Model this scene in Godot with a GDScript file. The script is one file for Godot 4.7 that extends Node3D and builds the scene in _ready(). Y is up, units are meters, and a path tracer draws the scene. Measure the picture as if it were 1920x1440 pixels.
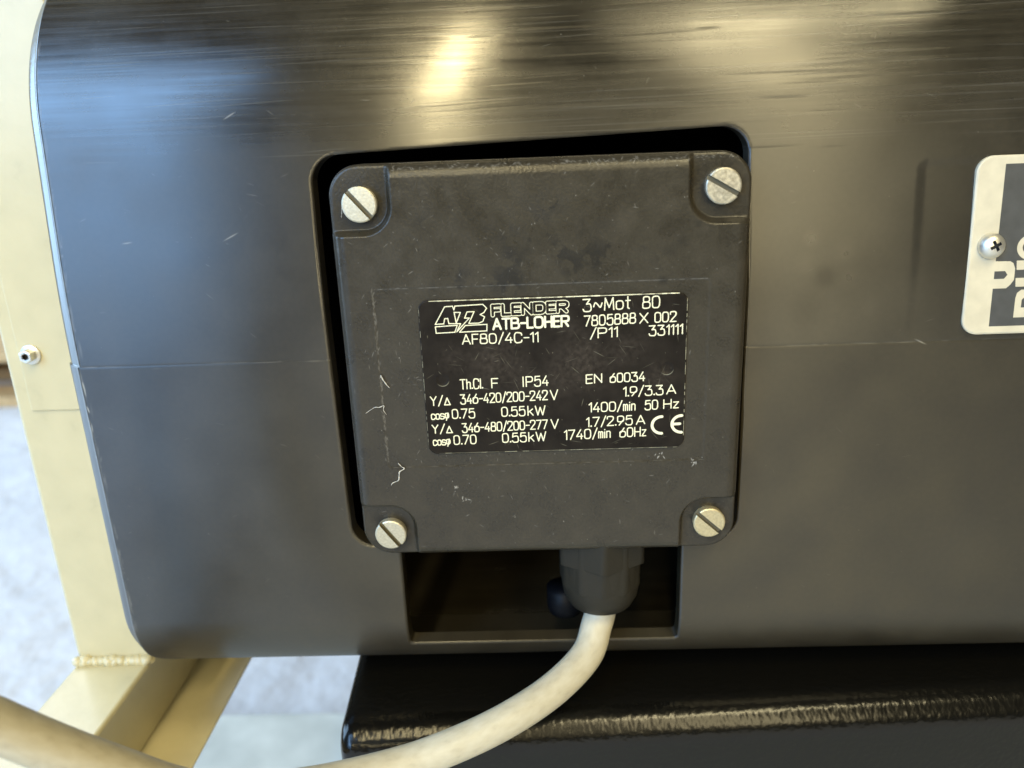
extends Node3D

const MM := 0.001
var rng := RandomNumberGenerator.new()
var M := {}
var pictures := {}


func _ready() -> void:
	rng.seed = 71
	# ---- camera
	var cam := Camera3D.new()
	cam.name = "camera"
	add_child(cam)
	var lens := CameraAttributesPhysical.new()
	lens.frustum_focal_length = 24.07
	lens.frustum_focus_distance = 0.205
	lens.frustum_near = 0.01
	lens.frustum_far = 60.0
	lens.exposure_aperture = 10.0
	cam.attributes = lens
	cam.fov = 53.0
	cam.near = 0.01
	cam.far = 60.0
	cam.position = Vector3(-0.0022, 0.0573, 0.1945)
	cam.rotation = Vector3(deg_to_rad(-17.42), deg_to_rad(1.83), deg_to_rad(-2.277))
	cam.current = true
	# ---- air of the workshop (no sky) and exposure
	var we := WorldEnvironment.new()
	we.name = "environment"
	var env := Environment.new()
	env.background_mode = Environment.BG_COLOR
	env.background_color = Color(0.035, 0.032, 0.025).linear_to_srgb()
	env.tonemap_mode = Environment.TONE_MAPPER_LINEAR
	env.tonemap_exposure = 0.92
	env.sdfgi_enabled = true
	env.ssao_enabled = true
	env.ssil_enabled = true
	we.environment = env
	add_child(we)
	# ---- lamps: workshop lamps above and behind the photographer, daylight from a doorway on the left
	var aim := Vector3(-0.01, 0.0, 0.0)
	area_lamp("tall_window", Vector3(-0.27, 1.58, 2.09), aim, Vector2(0.13, 2.6), 5.3, Color(1.0, 0.83, 0.45))
	area_lamp("tall_window", Vector3(0.737, 1.58, 1.97), aim, Vector2(0.46, 2.5), 3.7, Color(1.0, 0.84, 0.48))
	area_lamp("ceiling_lamp", Vector3(0.745, 1.90, 1.03), aim, Vector2(0.70, 0.20), 1.5, Color(1.0, 0.86, 0.50))
	area_lamp("bright_workshop", Vector3(0.3, 0.9, 2.9), aim, Vector2(2.6, 1.6), 1.0, Color(1.0, 0.83, 0.46))
	area_lamp("doorway_daylight", Vector3(-1.45, 0.92, 1.80), Vector3(-0.12, 0.05, 0.0), Vector2(1.1, 1.7), 8.2, Color(0.31, 0.58, 1.0))
	area_lamp("side_daylight", Vector3(-2.4, 0.6, -0.45), Vector3(-0.14, 0.0, -0.01), Vector2(1.5, 1.8), 8.0, Color(0.45, 0.70, 1.0))
	area_lamp("rear_daylight", Vector3(-2.4, 2.2, -1.9), Vector3(-0.4, -0.4, -0.2), Vector2(1.6, 1.6), 7.5, Color(0.80, 0.89, 1.0))

	materials()
	build_floor()
	build_frame()
	build_base()
	build_motor()
	build_housing()
	build_box()
	build_cable()
	build_lint()


func area_lamp(called: String, at: Vector3, to: Vector3, size: Vector2, energy: float, color: Color) -> void:
	var l := AreaLight3D.new()
	l.name = called
	add_child(l, true)
	l.look_at_from_position(at, to, Vector3.UP)
	l.area_size = size
	l.area_normalize_energy = true
	l.light_energy = energy
	l.light_color = color.linear_to_srgb()
	l.area_range = 12.0
	l.shadow_enabled = true


# ================================================================ naming
func thing(called: String, label: String, category: String, at := Vector3.ZERO) -> Node3D:
	var o := Node3D.new()
	o.name = called
	add_child(o, true)
	o.position = at
	o.set_meta("label", label)
	o.set_meta("category", category)
	return o


func put(mesh: Mesh, called: String, m: Material, parent: Node = null) -> MeshInstance3D:
	var o := MeshInstance3D.new()
	o.name = called
	o.mesh = mesh
	o.material_override = m
	(parent if parent else self).add_child(o, true)
	return o


func tag(o: Node, label: String, category: String, group := "") -> void:
	o.set_meta("label", label)
	o.set_meta("category", category)
	if group:
		o.set_meta("group", group)


# ================================================================ meshes
class Heap:
	var v := PackedVector3Array()
	var uv := PackedVector2Array()
	var f := PackedInt32Array()

	func add(p: Vector3, t := Vector2.ZERO) -> int:
		v.append(p)
		uv.append(t)
		return v.size() - 1

	func tri(a: int, b: int, c: int) -> void:
		f.append(a)
		f.append(b)
		f.append(c)

	func quad(a: int, b: int, c: int, d: int) -> void:
		tri(a, b, c)
		tri(a, c, d)

	# points[j][i] as rows; closed: the row joins its end to its start
	func rows(points: Array, closed := false, uvs: Array = []) -> void:
		var first := v.size()
		var w: int = points[0].size()
		for j in points.size():
			for i in w:
				add(points[j][i], uvs[j][i] if uvs else Vector2(float(i) / w, float(j) / points.size()))
		for j in points.size() - 1:
			for i in (w if closed else w - 1):
				var a := first + j * w + i
				var b := first + j * w + (i + 1) % w
				quad(a, b, b + w, a + w)

	func face_out(from: int, towards: Vector3, middle := Vector3.ZERO) -> void:  # turns the triangles from there on to face that way, or away from the middle
		var sum := 0.0
		for k in range(from, f.size(), 3):
			var a := v[f[k]]
			var g := (v[f[k + 2]] - a).cross(v[f[k + 1]] - a)
			sum += g.dot(towards if towards != Vector3.ZERO else a - middle)
		if sum < 0.0:
			for k in range(from, f.size(), 3):
				var b := f[k + 1]
				f[k + 1] = f[k + 2]
				f[k + 2] = b

	func mesh() -> ArrayMesh:
		var n := PackedVector3Array()
		n.resize(v.size())
		for k in range(0, f.size(), 3):
			var a := f[k]
			var b := f[k + 1]
			var c := f[k + 2]
			var g := (v[c] - v[a]).cross(v[b] - v[a])
			n[a] += g
			n[b] += g
			n[c] += g
		for k in n.size():
			n[k] = n[k].normalized() if n[k].length_squared() > 0.0 else Vector3.UP
		var s := []
		s.resize(Mesh.ARRAY_MAX)
		s[Mesh.ARRAY_VERTEX] = v
		s[Mesh.ARRAY_NORMAL] = n
		s[Mesh.ARRAY_TEX_UV] = uv
		s[Mesh.ARRAY_INDEX] = f
		var m := ArrayMesh.new()
		m.add_surface_from_arrays(Mesh.PRIMITIVE_TRIANGLES, s)
		return m


# A sheet over the grid cs x ts, kept where sd > 0, its edge pulled exactly onto sd = 0, with a wall of length "deep" back from that edge.
func sheet(cs: PackedFloat64Array, ts: PackedFloat64Array, sd: Callable, place: Callable, uvf: Callable, deep: Vector3) -> ArrayMesh:
	var h := Heap.new()
	var w := cs.size()
	var n := ts.size()
	var dist := PackedFloat64Array()
	dist.resize(w * n)
	for j in n:
		for i in w:
			dist[j * w + i] = sd.call(cs[i], ts[j])
	var id := PackedInt32Array()
	id.resize(w * n)
	id.fill(-1)
	var snapped := {}
	for j in n - 1:
		for i in w - 1:
			var k := j * w + i
			var four := [k, k + 1, k + w + 1, k + w]
			if dist[four[0]] <= 0.0 and dist[four[1]] <= 0.0 and dist[four[2]] <= 0.0 and dist[four[3]] <= 0.0:
				continue
			for q in four:
				if id[q] >= 0:
					continue
				var c := cs[q % w]
				var t := ts[q / w]
				var d := dist[q]
				if d <= 0.0:
					var e := 2e-5
					for turn in 3:
						var g := Vector2(sd.call(c + e, t) - sd.call(c - e, t), sd.call(c, t + e) - sd.call(c, t - e)) / (2.0 * e)
						var l := maxf(g.length_squared(), 0.05)
						c -= g.x * d / l
						t -= g.y * d / l
						d = sd.call(c, t)
					d = 0.0
				id[q] = h.add(place.call(c, t, d), uvf.call(c, t))
				if d == 0.0:
					snapped[id[q]] = true
			h.quad(id[four[0]], id[four[1]], id[four[2]], id[four[3]])
	h.face_out(0, Vector3(0, 0, 1))
	if deep != Vector3.ZERO:
		var edges := {}
		for k in range(0, h.f.size(), 3):
			for e in 3:
				var a := h.f[k + e]
				var b := h.f[k + (e + 1) % 3]
				if snapped.has(a) and snapped.has(b):
					var back := Vector2i(b, a)
					if edges.has(back):
						edges.erase(back)
					else:
						edges[Vector2i(a, b)] = true
		var near := {}
		var far := {}
		for e in edges:
			for x in [e.x, e.y]:
				if not near.has(x):
					near[x] = h.add(h.v[x], h.uv[x])
					far[x] = h.add(h.v[x] + deep, h.uv[x])
			h.quad(near[e.x], near[e.y], far[e.y], far[e.x])
	return h.mesh()


func steps(a: float, b: float, d: float) -> PackedFloat64Array:
	var n := maxi(2, int(ceil((b - a) / d)) + 1)
	var out := PackedFloat64Array()
	for i in n:
		out.append(lerpf(a, b, float(i) / (n - 1)))
	return out


func rect_sd(x: float, y: float, cx: float, cy: float, hx: float, hy: float, r: float) -> float:  # > 0 outside
	var qx := absf(x - cx) - hx + r
	var qy := absf(y - cy) - hy + r
	return Vector2(maxf(qx, 0.0), maxf(qy, 0.0)).length() + minf(maxf(qx, qy), 0.0) - r


func round_off(d: float, r: float) -> float:  # how far a rounded edge has dropped at distance d from the edge
	if d >= r:
		return 0.0
	var e := r - maxf(d, 0.0)
	return r - sqrt(maxf(r * r - e * e, 0.0))


func rounded_box(lo: Vector3, hi: Vector3, r: float) -> ArrayMesh:
	var h := Heap.new()
	var half := (hi - lo) * 0.5
	var mid := (hi + lo) * 0.5
	for axis in 3:
		for side in [-1.0, 1.0]:
			var a := (axis + 1) % 3
			var b := (axis + 2) % 3
			var pts := []
			var us := []
			for s in marks(half[b], r):
				var row := []
				var ru := []
				for t in marks(half[a], r):
					var q := Vector3.ZERO
					q[axis] = half[axis] * side
					q[a] = t * side
					q[b] = s
					var inner := q.clamp(-(half - Vector3.ONE * r), half - Vector3.ONE * r)
					row.append(mid + inner + (q - inner).normalized() * r)
					ru.append(Vector2(t, s) * 10.0)
				pts.append(row)
				us.append(ru)
			var from := h.f.size()
			h.rows(pts, false, us)
			h.face_out(from, Vector3.ZERO, mid)
	return h.mesh()


func marks(half: float, r: float) -> Array:
	var out := [-half, -half + r * 0.3, -half + r * 0.65, -half + r]
	for k in [1.0, 0.65, 0.3, 0.0]:
		out.append(half - r * k)
	return out


func lathe(profile: Array, sides := 48, facets := 0) -> ArrayMesh:  # profile of (radius, height) about y; doubled points give a crease
	var h := Heap.new()
	var run := [profile[0]]
	var runs := []
	for k in range(1, profile.size()):
		if profile[k] == profile[k - 1]:
			runs.append(run)
			run = []
		run.append(profile[k])
	runs.append(run)
	for one in runs:
		if one.size() < 2:
			continue
		var pts := []
		for p in one:
			var row := []
			for i in sides:
				var a := TAU * i / sides
				var r: float = p.x
				if facets:
					var s := fposmod(a, TAU / facets) - PI / facets
					r *= cos(PI / facets) / cos(s)
				row.append(Vector3(sin(a) * r, p.y, cos(a) * r))
			pts.append(row)
		var from := h.f.size()
		h.rows(pts, true)
		var low: Vector2 = one[0]
		var high: Vector2 = one[-1]
		if absf(low.y - high.y) > 1e-5:
			h.face_out(from, Vector3.ZERO, Vector3(0, (low.y + high.y) / 2.0, 0))
		else:
			h.face_out(from, Vector3.UP)
	return h.mesh()


func smooth_path(points: Array, each := 10) -> PackedVector3Array:
	var out := PackedVector3Array()
	var n := points.size()
	for i in n - 1:
		var a: Vector3 = points[maxi(i - 1, 0)]
		var d: Vector3 = points[mini(i + 2, n - 1)]
		for k in each:
			out.append(points[i].cubic_interpolate(points[i + 1], a, d, float(k) / each))
	out.append(points[n - 1])
	return out


func tube(path: PackedVector3Array, radius: Callable, sides := 24, capped := true) -> ArrayMesh:
	var h := Heap.new()
	var pts := []
	var us := []
	var n := path.size()
	var side := Vector3.ZERO
	var run := 0.0
	for i in n:
		var dir := (path[mini(i + 1, n - 1)] - path[maxi(i - 1, 0)]).normalized()
		if i == 0:
			side = dir.cross(Vector3(0.3, 0.2, 1.0)).normalized()
		else:
			run += path[i].distance_to(path[i - 1])
		side = (side - dir * dir.dot(side)).normalized()
		var up := dir.cross(side)
		var row := []
		var ru := []
		for k in sides + 1:
			var a := TAU * k / sides
			row.append(path[i] + (side * cos(a) + up * sin(a)) * radius.call(float(i) / (n - 1)))
			ru.append(Vector2(float(k) / sides, run / 0.06))
		pts.append(row)
		us.append(ru)
	if capped:
		for end in [0, n - 1]:
			var cap := []
			for k in sides + 1:
				cap.append(path[end])
			if end == 0:
				pts.push_front(cap)
				us.push_front(us[0])
			else:
				pts.append(cap)
				us.append(us[-1])
	h.rows(pts, false, us)
	var votes := 0.0
	for k in range(0, h.f.size(), 3):
		var a := h.v[h.f[k]]
		var row := clampi(int(h.f[k] / (sides + 1)) - (1 if capped else 0), 0, n - 1)
		votes += (h.v[h.f[k + 2]] - a).cross(h.v[h.f[k + 1]] - a).dot(a - path[row])
	if votes < 0.0:
		for k in range(0, h.f.size(), 3):
			var b := h.f[k + 1]
			h.f[k + 1] = h.f[k + 2]
			h.f[k + 2] = b
	return h.mesh()


# ================================================================ pictures: noise fields and drawing
func noise_fine(w: int, h: int, freq: float, sd: int, octaves: int, squeeze: Vector2i) -> PackedFloat32Array:
	var n := FastNoiseLite.new()
	n.seed = sd
	n.noise_type = FastNoiseLite.TYPE_SIMPLEX_SMOOTH
	n.frequency = freq
	n.fractal_octaves = octaves
	var im := n.get_image(maxi(w / squeeze.x, 8), maxi(h / squeeze.y, 8), false, false, true)
	im.convert(Image.FORMAT_RF)
	im.resize(w, h, Image.INTERPOLATE_CUBIC)
	return im.get_data().to_float32_array()


func noise_bytes(w: int, h: int, freq: float, sd: int, octaves := 4, squeeze := Vector2i(1, 1)) -> PackedByteArray:
	var n := FastNoiseLite.new()
	n.seed = sd
	n.noise_type = FastNoiseLite.TYPE_SIMPLEX_SMOOTH
	n.frequency = freq
	n.fractal_octaves = octaves
	var im := n.get_image(maxi(w / squeeze.x, 8), maxi(h / squeeze.y, 8), false, false, true)
	im.convert(Image.FORMAT_L8)
	if squeeze != Vector2i(1, 1):
		im.resize(w, h, Image.INTERPOLATE_CUBIC)
	return im.get_data()


class Sketch:  # a light map to draw lines and spots on, in the units of the thing
	var w: int
	var h: int
	var per: float  # pixels per metre
	var x0: float
	var y1: float
	var a := PackedFloat32Array()

	func _init(wide: int, high: int, pixels: float, left: float, top: float) -> void:
		w = wide
		h = high
		per = pixels
		x0 = left
		y1 = top
		a.resize(w * h)

	func line(p: Vector2, q: Vector2, width: float, value := 1.0, fade := false, over := true) -> void:
		var P := Vector2((p.x - x0) * per, (y1 - p.y) * per)
		var Q := Vector2((q.x - x0) * per, (y1 - q.y) * per)
		var r := width * per * 0.5
		var d := Q - P
		var l2 := maxf(d.length_squared(), 1e-6)
		for y in range(maxi(0, int(minf(P.y, Q.y) - r - 1)), mini(h - 1, int(maxf(P.y, Q.y) + r + 1)) + 1):
			for x in range(maxi(0, int(minf(P.x, Q.x) - r - 1)), mini(w - 1, int(maxf(P.x, Q.x) + r + 1)) + 1):
				var c := Vector2(x + 0.5, y + 0.5)
				var t := clampf((c - P).dot(d) / l2, 0.0, 1.0)
				var k := clampf(r + 0.5 - c.distance_to(P + d * t), 0.0, 1.0)
				if k > 0.0:
					if fade:
						k *= sin(PI * clampf(t, 0.03, 0.97))
					var at := y * w + x
					a[at] = lerpf(a[at], value, k) if over else maxf(a[at], value * k)

	func path(p: PackedVector2Array, width: float, value := 1.0, closed := false) -> void:
		for i in (p.size() if closed else p.size() - 1):
			line(p[i], p[(i + 1) % p.size()], width, value)

	func blob(p: Vector2, r: float, value: float) -> void:
		var P := Vector2((p.x - x0) * per, (y1 - p.y) * per)
		var R := r * per
		for y in range(maxi(0, int(P.y - R)), mini(h - 1, int(P.y + R)) + 1):
			for x in range(maxi(0, int(P.x - R)), mini(w - 1, int(P.x + R)) + 1):
				var k := 1.0 - P.distance_to(Vector2(x, y)) / R
				if k > 0.0:
					a[y * w + x] += value * k * k * (3.0 - 2.0 * k)

	func fill(poly: PackedVector2Array, value: float) -> void:
		var lo := poly[0]
		var hi := poly[0]
		for p in poly:
			lo = lo.min(p)
			hi = hi.max(p)
		for y in range(maxi(0, int((y1 - hi.y) * per)), mini(h - 1, int((y1 - lo.y) * per)) + 1):
			for x in range(maxi(0, int((lo.x - x0) * per)), mini(w - 1, int((hi.x - x0) * per)) + 1):
				if Geometry2D.is_point_in_polygon(Vector2((x + 0.5) / per + x0, y1 - (y + 0.5) / per), poly):
					a[y * w + x] = value


func srgb8(c: float) -> int:
	c = clampf(c, 0.0, 1.0)
	return int(255.0 * (12.92 * c if c < 0.0031308 else 1.055 * pow(c, 1.0 / 2.4) - 0.055) + 0.5)


var ramp := PackedByteArray()


func enc(c: float) -> int:
	if ramp.is_empty():
		for i in 4096:
			ramp.append(srgb8(i / 4095.0))
	return ramp[clampi(int(c * 4095.0), 0, 4095)]


func texture(w: int, h: int, bytes: PackedByteArray, format := Image.FORMAT_RGB8) -> ImageTexture:
	return ImageTexture.create_from_image(Image.create_from_data(w, h, false, format, bytes))


func noise_texture(size: int, freq: float, sd: int, octaves := 4, lo := 0.0, hi := 1.0) -> NoiseTexture2D:
	var n := FastNoiseLite.new()
	n.seed = sd
	n.frequency = freq
	n.fractal_octaves = octaves
	var t := NoiseTexture2D.new()
	t.width = size
	t.height = size
	t.seamless = true
	t.noise = n
	var g := Gradient.new()
	g.set_color(0, Color(lo, lo, lo))
	g.set_color(1, Color(hi, hi, hi))
	t.color_ramp = g
	return t


func two_tone(size: int, freq: float, sd: int, a: Color, b: Color, octaves := 5) -> NoiseTexture2D:
	var t := noise_texture(size, freq, sd, octaves)
	t.color_ramp.set_color(0, a.linear_to_srgb())
	t.color_ramp.set_color(1, b.linear_to_srgb())
	return t


func plain(c: Color, rough: float, metal := 0.0, spec := 0.5) -> StandardMaterial3D:
	var m := StandardMaterial3D.new()
	m.albedo_color = c.linear_to_srgb()
	m.roughness = rough
	m.metallic = metal
	m.metallic_specular = spec
	return m


func triplanar(m: StandardMaterial3D, scale: float) -> StandardMaterial3D:
	m.uv1_triplanar = true
	m.uv1_scale = Vector3.ONE * scale
	return m


func materials() -> void:
	var m := triplanar(plain(Color.WHITE, 0.42), 9.0)  # cream enamel of the frame
	var painted := two_tone(512, 0.014, 3, Color(0.46, 0.41, 0.25), Color(0.545, 0.485, 0.30))
	painted.color_ramp.add_point(0.22, Color(0.505, 0.45, 0.275).linear_to_srgb())
	m.albedo_texture = painted
	m.heightmap_enabled = true
	m.clearcoat_enabled = true
	m.clearcoat = 0.35
	m.clearcoat_roughness = 0.22
	m.heightmap_scale = 0.004
	m.heightmap_texture = noise_texture(512, 0.05, 4, 3)
	M.cream = m
	m = triplanar(plain(Color(0.0035, 0.0033, 0.0026), 0.21, 0.0, 0.42), 14.0)  # black powder coat of the base
	m.heightmap_enabled = true
	m.heightmap_scale = 0.012
	m.heightmap_texture = noise_texture(512, 0.055, 8, 2)
	M.powder = m
	m = triplanar(plain(Color.WHITE, 0.85), 0.6)  # pale concrete
	m.albedo_texture = two_tone(1024, 0.012, 12, Color(0.52, 0.52, 0.53), Color(0.64, 0.64, 0.65), 4)
	m.heightmap_enabled = true
	m.heightmap_scale = 0.35
	m.heightmap_texture = noise_texture(1024, 0.03, 13, 4)
	M.concrete = m
	m = triplanar(plain(Color.WHITE, 0.8), 2.2)  # slab, greener and stained
	m.albedo_texture = two_tone(512, 0.02, 61, Color(0.44, 0.46, 0.42), Color(0.60, 0.62, 0.57), 5)
	M.slab = m
	m = triplanar(plain(Color.WHITE, 0.34, 0.75), 130.0)  # zinc of the screws
	m.albedo_texture = two_tone(256, 0.03, 21, Color(0.50, 0.46, 0.35), Color(0.66, 0.62, 0.49), 3)
	m.roughness_texture = noise_texture(256, 0.03, 22, 2, 0.55, 0.85)
	m.roughness = 0.7
	m.heightmap_enabled = true
	m.heightmap_scale = 0.002
	m.heightmap_texture = noise_texture(256, 0.03, 23, 3)
	M.zinc = m
	var other: StandardMaterial3D = m.duplicate()
	other.albedo_texture = two_tone(256, 0.022, 27, Color(0.30, 0.28, 0.22), Color(0.66, 0.62, 0.50), 4)
	M.zinc_worn = other
	other = m.duplicate()
	other.uv1_offset = Vector3(0.37, 0.61, 0.13)
	other.albedo_color = Color(1.0, 0.97, 0.88)
	M.zinc_pale = other
	M.slot = triplanar(plain(Color(0.16, 0.14, 0.09), 0.6, 0.4), 60.0)
	M.steel = plain(Color(0.72, 0.70, 0.63), 0.42, 0.9)
	M.hole = plain(Color(0.02, 0.02, 0.018), 0.7)
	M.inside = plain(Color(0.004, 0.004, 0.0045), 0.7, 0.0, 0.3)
	m = triplanar(plain(Color(0.020, 0.0175, 0.012), 0.5, 0.0, 0.36), 40.0)  # plastic of the gland
	m.heightmap_enabled = true
	m.heightmap_scale = 0.003
	m.heightmap_texture = noise_texture(256, 0.1, 31, 3)
	M.gland = m
	m = plain(Color.WHITE, 0.5)  # cable sheath
	var grimy := two_tone(512, 0.02, 41, Color(0.42, 0.38, 0.29), Color(0.53, 0.495, 0.39), 6)
	grimy.color_ramp.add_point(0.30, Color(0.475, 0.435, 0.325).linear_to_srgb())
	m.albedo_texture = grimy
	m.heightmap_enabled = true
	m.heightmap_scale = 0.006
	m.heightmap_texture = noise_texture(512, 0.02, 42, 4)
	M.sheath = m
	m = triplanar(plain(Color.WHITE, 0.7), 3.0)  # pallet wood
	m.albedo_texture = two_tone(512, 0.02, 51, Color(0.42, 0.27, 0.12), Color(0.60, 0.42, 0.22))
	M.wood = m
	M.motor = plain(Color(0.0025, 0.003, 0.0045), 0.5, 0.0, 0.25)
	M.lint = plain(Color(0.52, 0.50, 0.45), 0.9)


# ================================================================ setting
func build_floor() -> void:
	var h := Heap.new()
	var pts := []
	for j in 81:
		var row := []
		for i in 81:
			row.append(Vector3(-6.0 + i * 0.15, -0.45, -6.0 + j * 0.15))
		pts.append(row)
	h.rows(pts)
	h.face_out(0, Vector3.UP)
	var o := put(h.mesh(), "floor", M.concrete)
	o.set_meta("kind", "structure")
	tag(o, "pale rough concrete floor under and behind the cream frame", "floor")
	var slab := put(rounded_box(Vector3(-0.36, -0.05, -0.06), Vector3(0.5, 0.0, 0.6), 0.006), "concrete_slab", M.slab)
	slab.position = Vector3(0.0, -0.3995, -0.2865)
	tag(slab, "low pale grey concrete slab on the floor between the frame rail and the black base", "slab")
	var t := thing("wooden_pallet", "wooden pallet on the concrete floor at the far left behind the frame leg", "pallet", Vector3(-1.42, -0.45, -1.62))
	for k in 3:
		put(rounded_box(Vector3(-0.6, 0.0, 0.16 - k * 0.21), Vector3(0.6, 0.022, 0.26 - k * 0.21), 0.003), "bottom_board", M.wood, t)
	for k in 3:
		for i in 3:
			put(rounded_box(Vector3(-0.58 + i * 0.5, 0.023, 0.16 - k * 0.21), Vector3(-0.44 + i * 0.5, 0.10, 0.26 - k * 0.21), 0.003), "block", M.wood, t)
	for k in 5:
		put(rounded_box(Vector3(-0.6, 0.101, 0.16 - k * 0.12), Vector3(0.6, 0.123, 0.26 - k * 0.12), 0.003), "deck_board", M.wood, t)


func build_frame() -> void:
	var t := thing("steel_frame", "cream painted welded steel frame with upright leg beside the black housing", "frame")
	put(rounded_box(Vector3(-0.1745, -0.1195, -0.0705), Vector3(-0.1368, 0.20, -0.043), 0.0022), "leg", M.cream, t)
	put(rounded_box(Vector3(-0.1688, -0.0215, -0.0445), Vector3(-0.1372, 0.20, -0.0421), 0.0006), "leg_plate", M.cream, t)
	put(rounded_box(Vector3(-0.1745, -0.146, -0.25), Vector3(-0.147, -0.12, 0.16), 0.0016), "rail", M.cream, t)
	put(rounded_box(Vector3(-0.1555, -0.1473, -0.25), Vector3(-0.1258, -0.1463, 0.16), 0.0005), "bottom_flange", M.cream, t)
	var path := PackedVector3Array()
	for i in 120:
		var x := -0.174 + i * 0.0278 / 119.0
		path.append(Vector3(x, -0.1190 + 0.0004 * sin(i * 0.9), -0.0422 + 0.0005 * sin(i * 0.63)))
	put(tube(path, func(u): return 0.0016 + 0.0002 * sin(u * 47.0 + 2.0 * sin(u * 9.0)) + 0.0003 * sin(u * 17.0)), "weld_bead", M.cream, t)
	var bolt := put(lathe([Vector2(0, 0.0009), Vector2(0.0016, 0.0009), Vector2(0.0031, 0.0007), Vector2(0.0033, 0.0004), Vector2(0.0033, 0.0)], 40), "bolt", M.steel, t)
	bolt.transform = Transform3D(Basis(Vector3.RIGHT, PI / 2), Vector3(-0.1643, -0.0021, -0.0421))
	put(lathe([Vector2(0.0011, 0.0034), Vector2(0.0019, 0.0036), Vector2(0.0022, 0.0033), Vector2(0.0022, 0.0033), Vector2(0.0023, 0.0)], 48, 6), "nut", M.steel, bolt)
	put(lathe([Vector2(0.0, 0.0022), Vector2(0.0011, 0.0022), Vector2(0.0011, 0.0022), Vector2(0.0011, 0.0036)], 24), "socket", M.hole, bolt)


func end_drop(d: float, r: float) -> float:
	return round_off(d, r)


func build_base() -> void:
	var t := thing("base_tray", "glossy black powder coated steel base under the black housing", "base", Vector3(-0.0640, 0.0, 0.0110))
	t.rotation.y = deg_to_rad(2.8)
	var prof := [Vector2(-0.1070, -0.155), Vector2(-0.1070, -0.075)]
	for k in 60:
		prof.append(Vector2(-0.1070, lerpf(-0.073, -0.0093, k / 59.0)))
	for k in range(1, 15):
		var a := PI / 2 * k / 14.0
		prof.append(Vector2(-0.1160 + 0.009 * cos(a), -0.009 + 0.009 * sin(a)))
	for k in range(1, 60):
		prof.append(Vector2(-0.1160 - k * 0.0012, 0.0))
	prof.append(Vector2(-0.24, 0.0))
	var pts := []
	var x0 := 0.0
	for k in prof.size():
		var p: Vector2 = prof[k]
		var d: Vector2 = (prof[mini(k + 1, prof.size() - 1)] - prof[maxi(k - 1, 0)]).normalized()
		var n := Vector2(d.y, -d.x)
		if n.dot(Vector2(1, 1)) < 0.0:
			n = -n
		var row := []
		for e in [0.05, 0.02, 0.008]:
			row.append(Vector3(x0, p.x - n.x * e, p.y - n.y * e))
		for i in 8:
			var c := 0.0045 * (1.0 - cos(PI / 2 * i / 7.0))
			var drop := end_drop(c, 0.0045)
			row.append(Vector3(x0 + c, p.x - n.x * drop, p.y - n.y * drop))
		for i in range(1, 90):
			row.append(Vector3(x0 + 0.0045 + i * 0.0035, p.x, p.y))
		pts.append(row)
	var h := Heap.new()
	h.rows(pts)
	h.face_out(0, Vector3(0, 1, 1))
	put(h.mesh(), "tray_shell", M.powder, t)


func build_motor() -> void:
	var t := thing("electric_motor", "dark motor body seen in the slot below the terminal box", "motor", Vector3(0.0, -0.035, -0.125))
	var body := put(lathe([Vector2(0, -0.09), Vector2(0.06, -0.09), Vector2(0.066, -0.085), Vector2(0.068, -0.08), Vector2(0.068, 0.08), Vector2(0.06, 0.09), Vector2(0, 0.09)], 64), "motor_body", M.motor, t)
	body.rotation.z = PI / 2
	var plug := put(lathe([Vector2(0, -0.004), Vector2(0.003, -0.0038), Vector2(0.0052, -0.0022), Vector2(0.0058, 0.0), Vector2(0.0058, 0.006), Vector2(0.0, 0.006)], 40), "blanking_plug", M.motor, t)
	plug.position = Vector3(0.0052, -0.0490, 0.105)


# ================================================================ the black housing
const SEAM := 0.0022
const TILT := 0.105  # six degrees back, reached gradually above the seam
const BEND := 0.032


func prof(t: float) -> Array:  # (y, z, ny, nz) along the section of the housing
	if t < -0.0800:
		var a := (-0.0800 - t) / 0.0265
		if a <= PI / 2:
			return [-0.0800 - 0.0265 * sin(a), -0.0345 + 0.0265 * cos(a), -sin(a), cos(a)]
		return [-0.1065, -0.0345 - (a - PI / 2) * 0.0265 * 4.0, -1.0, 0.0]
	if t <= SEAM:
		return [t, -0.008, 0.0, 1.0]
	var s := sin(TILT)
	var c := cos(TILT)
	var up := t - SEAM
	var big := BEND / TILT
	if up <= BEND:
		var q := up / big
		return [SEAM + big * sin(q), -0.008 - big * (1.0 - cos(q)), sin(q), cos(q)]
	var straight := 0.064
	var yb := SEAM + big * s
	var zb := -0.008 - big * (1.0 - c)
	if up <= straight:
		return [yb + (up - BEND) * c, zb - (up - BEND) * s, s, c]
	var y0 := yb + (straight - BEND) * c
	var z0 := zb - (straight - BEND) * s
	var r := 0.055
	var b := TILT + (up - straight) / r
	if b > 1.4:
		var extra := (b - 1.4) * r * 3.0
		b = 1.4
		return [y0 + r * (sin(b) - s) + cos(b) * extra, z0 + r * (cos(b) - c) - sin(b) * extra, sin(b), cos(b)]
	return [y0 + r * (sin(b) - s), z0 + r * (cos(b) - c), sin(b), cos(b)]


func left_edge(t: float) -> float:
	return -0.1345 + round_off(t + 0.1065, 0.012) * 0.9 + (0.0006 if t > SEAM else 0.0)


func hole_sd(x: float, t: float) -> float:  # > 0 in the plastic
	var u := x + 0.012 * t
	var v := t - 0.032 * (x + 0.002) * smoothstep(-0.02, 0.05, t)
	var a := rect_sd(u, v, -0.0018, 0.0013, 0.0563, 0.0565, 0.007)
	var b := rect_sd(x, t, -0.0022, -0.065, 0.0414, 0.0265, 0.0012)
	return minf(a, b)


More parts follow.
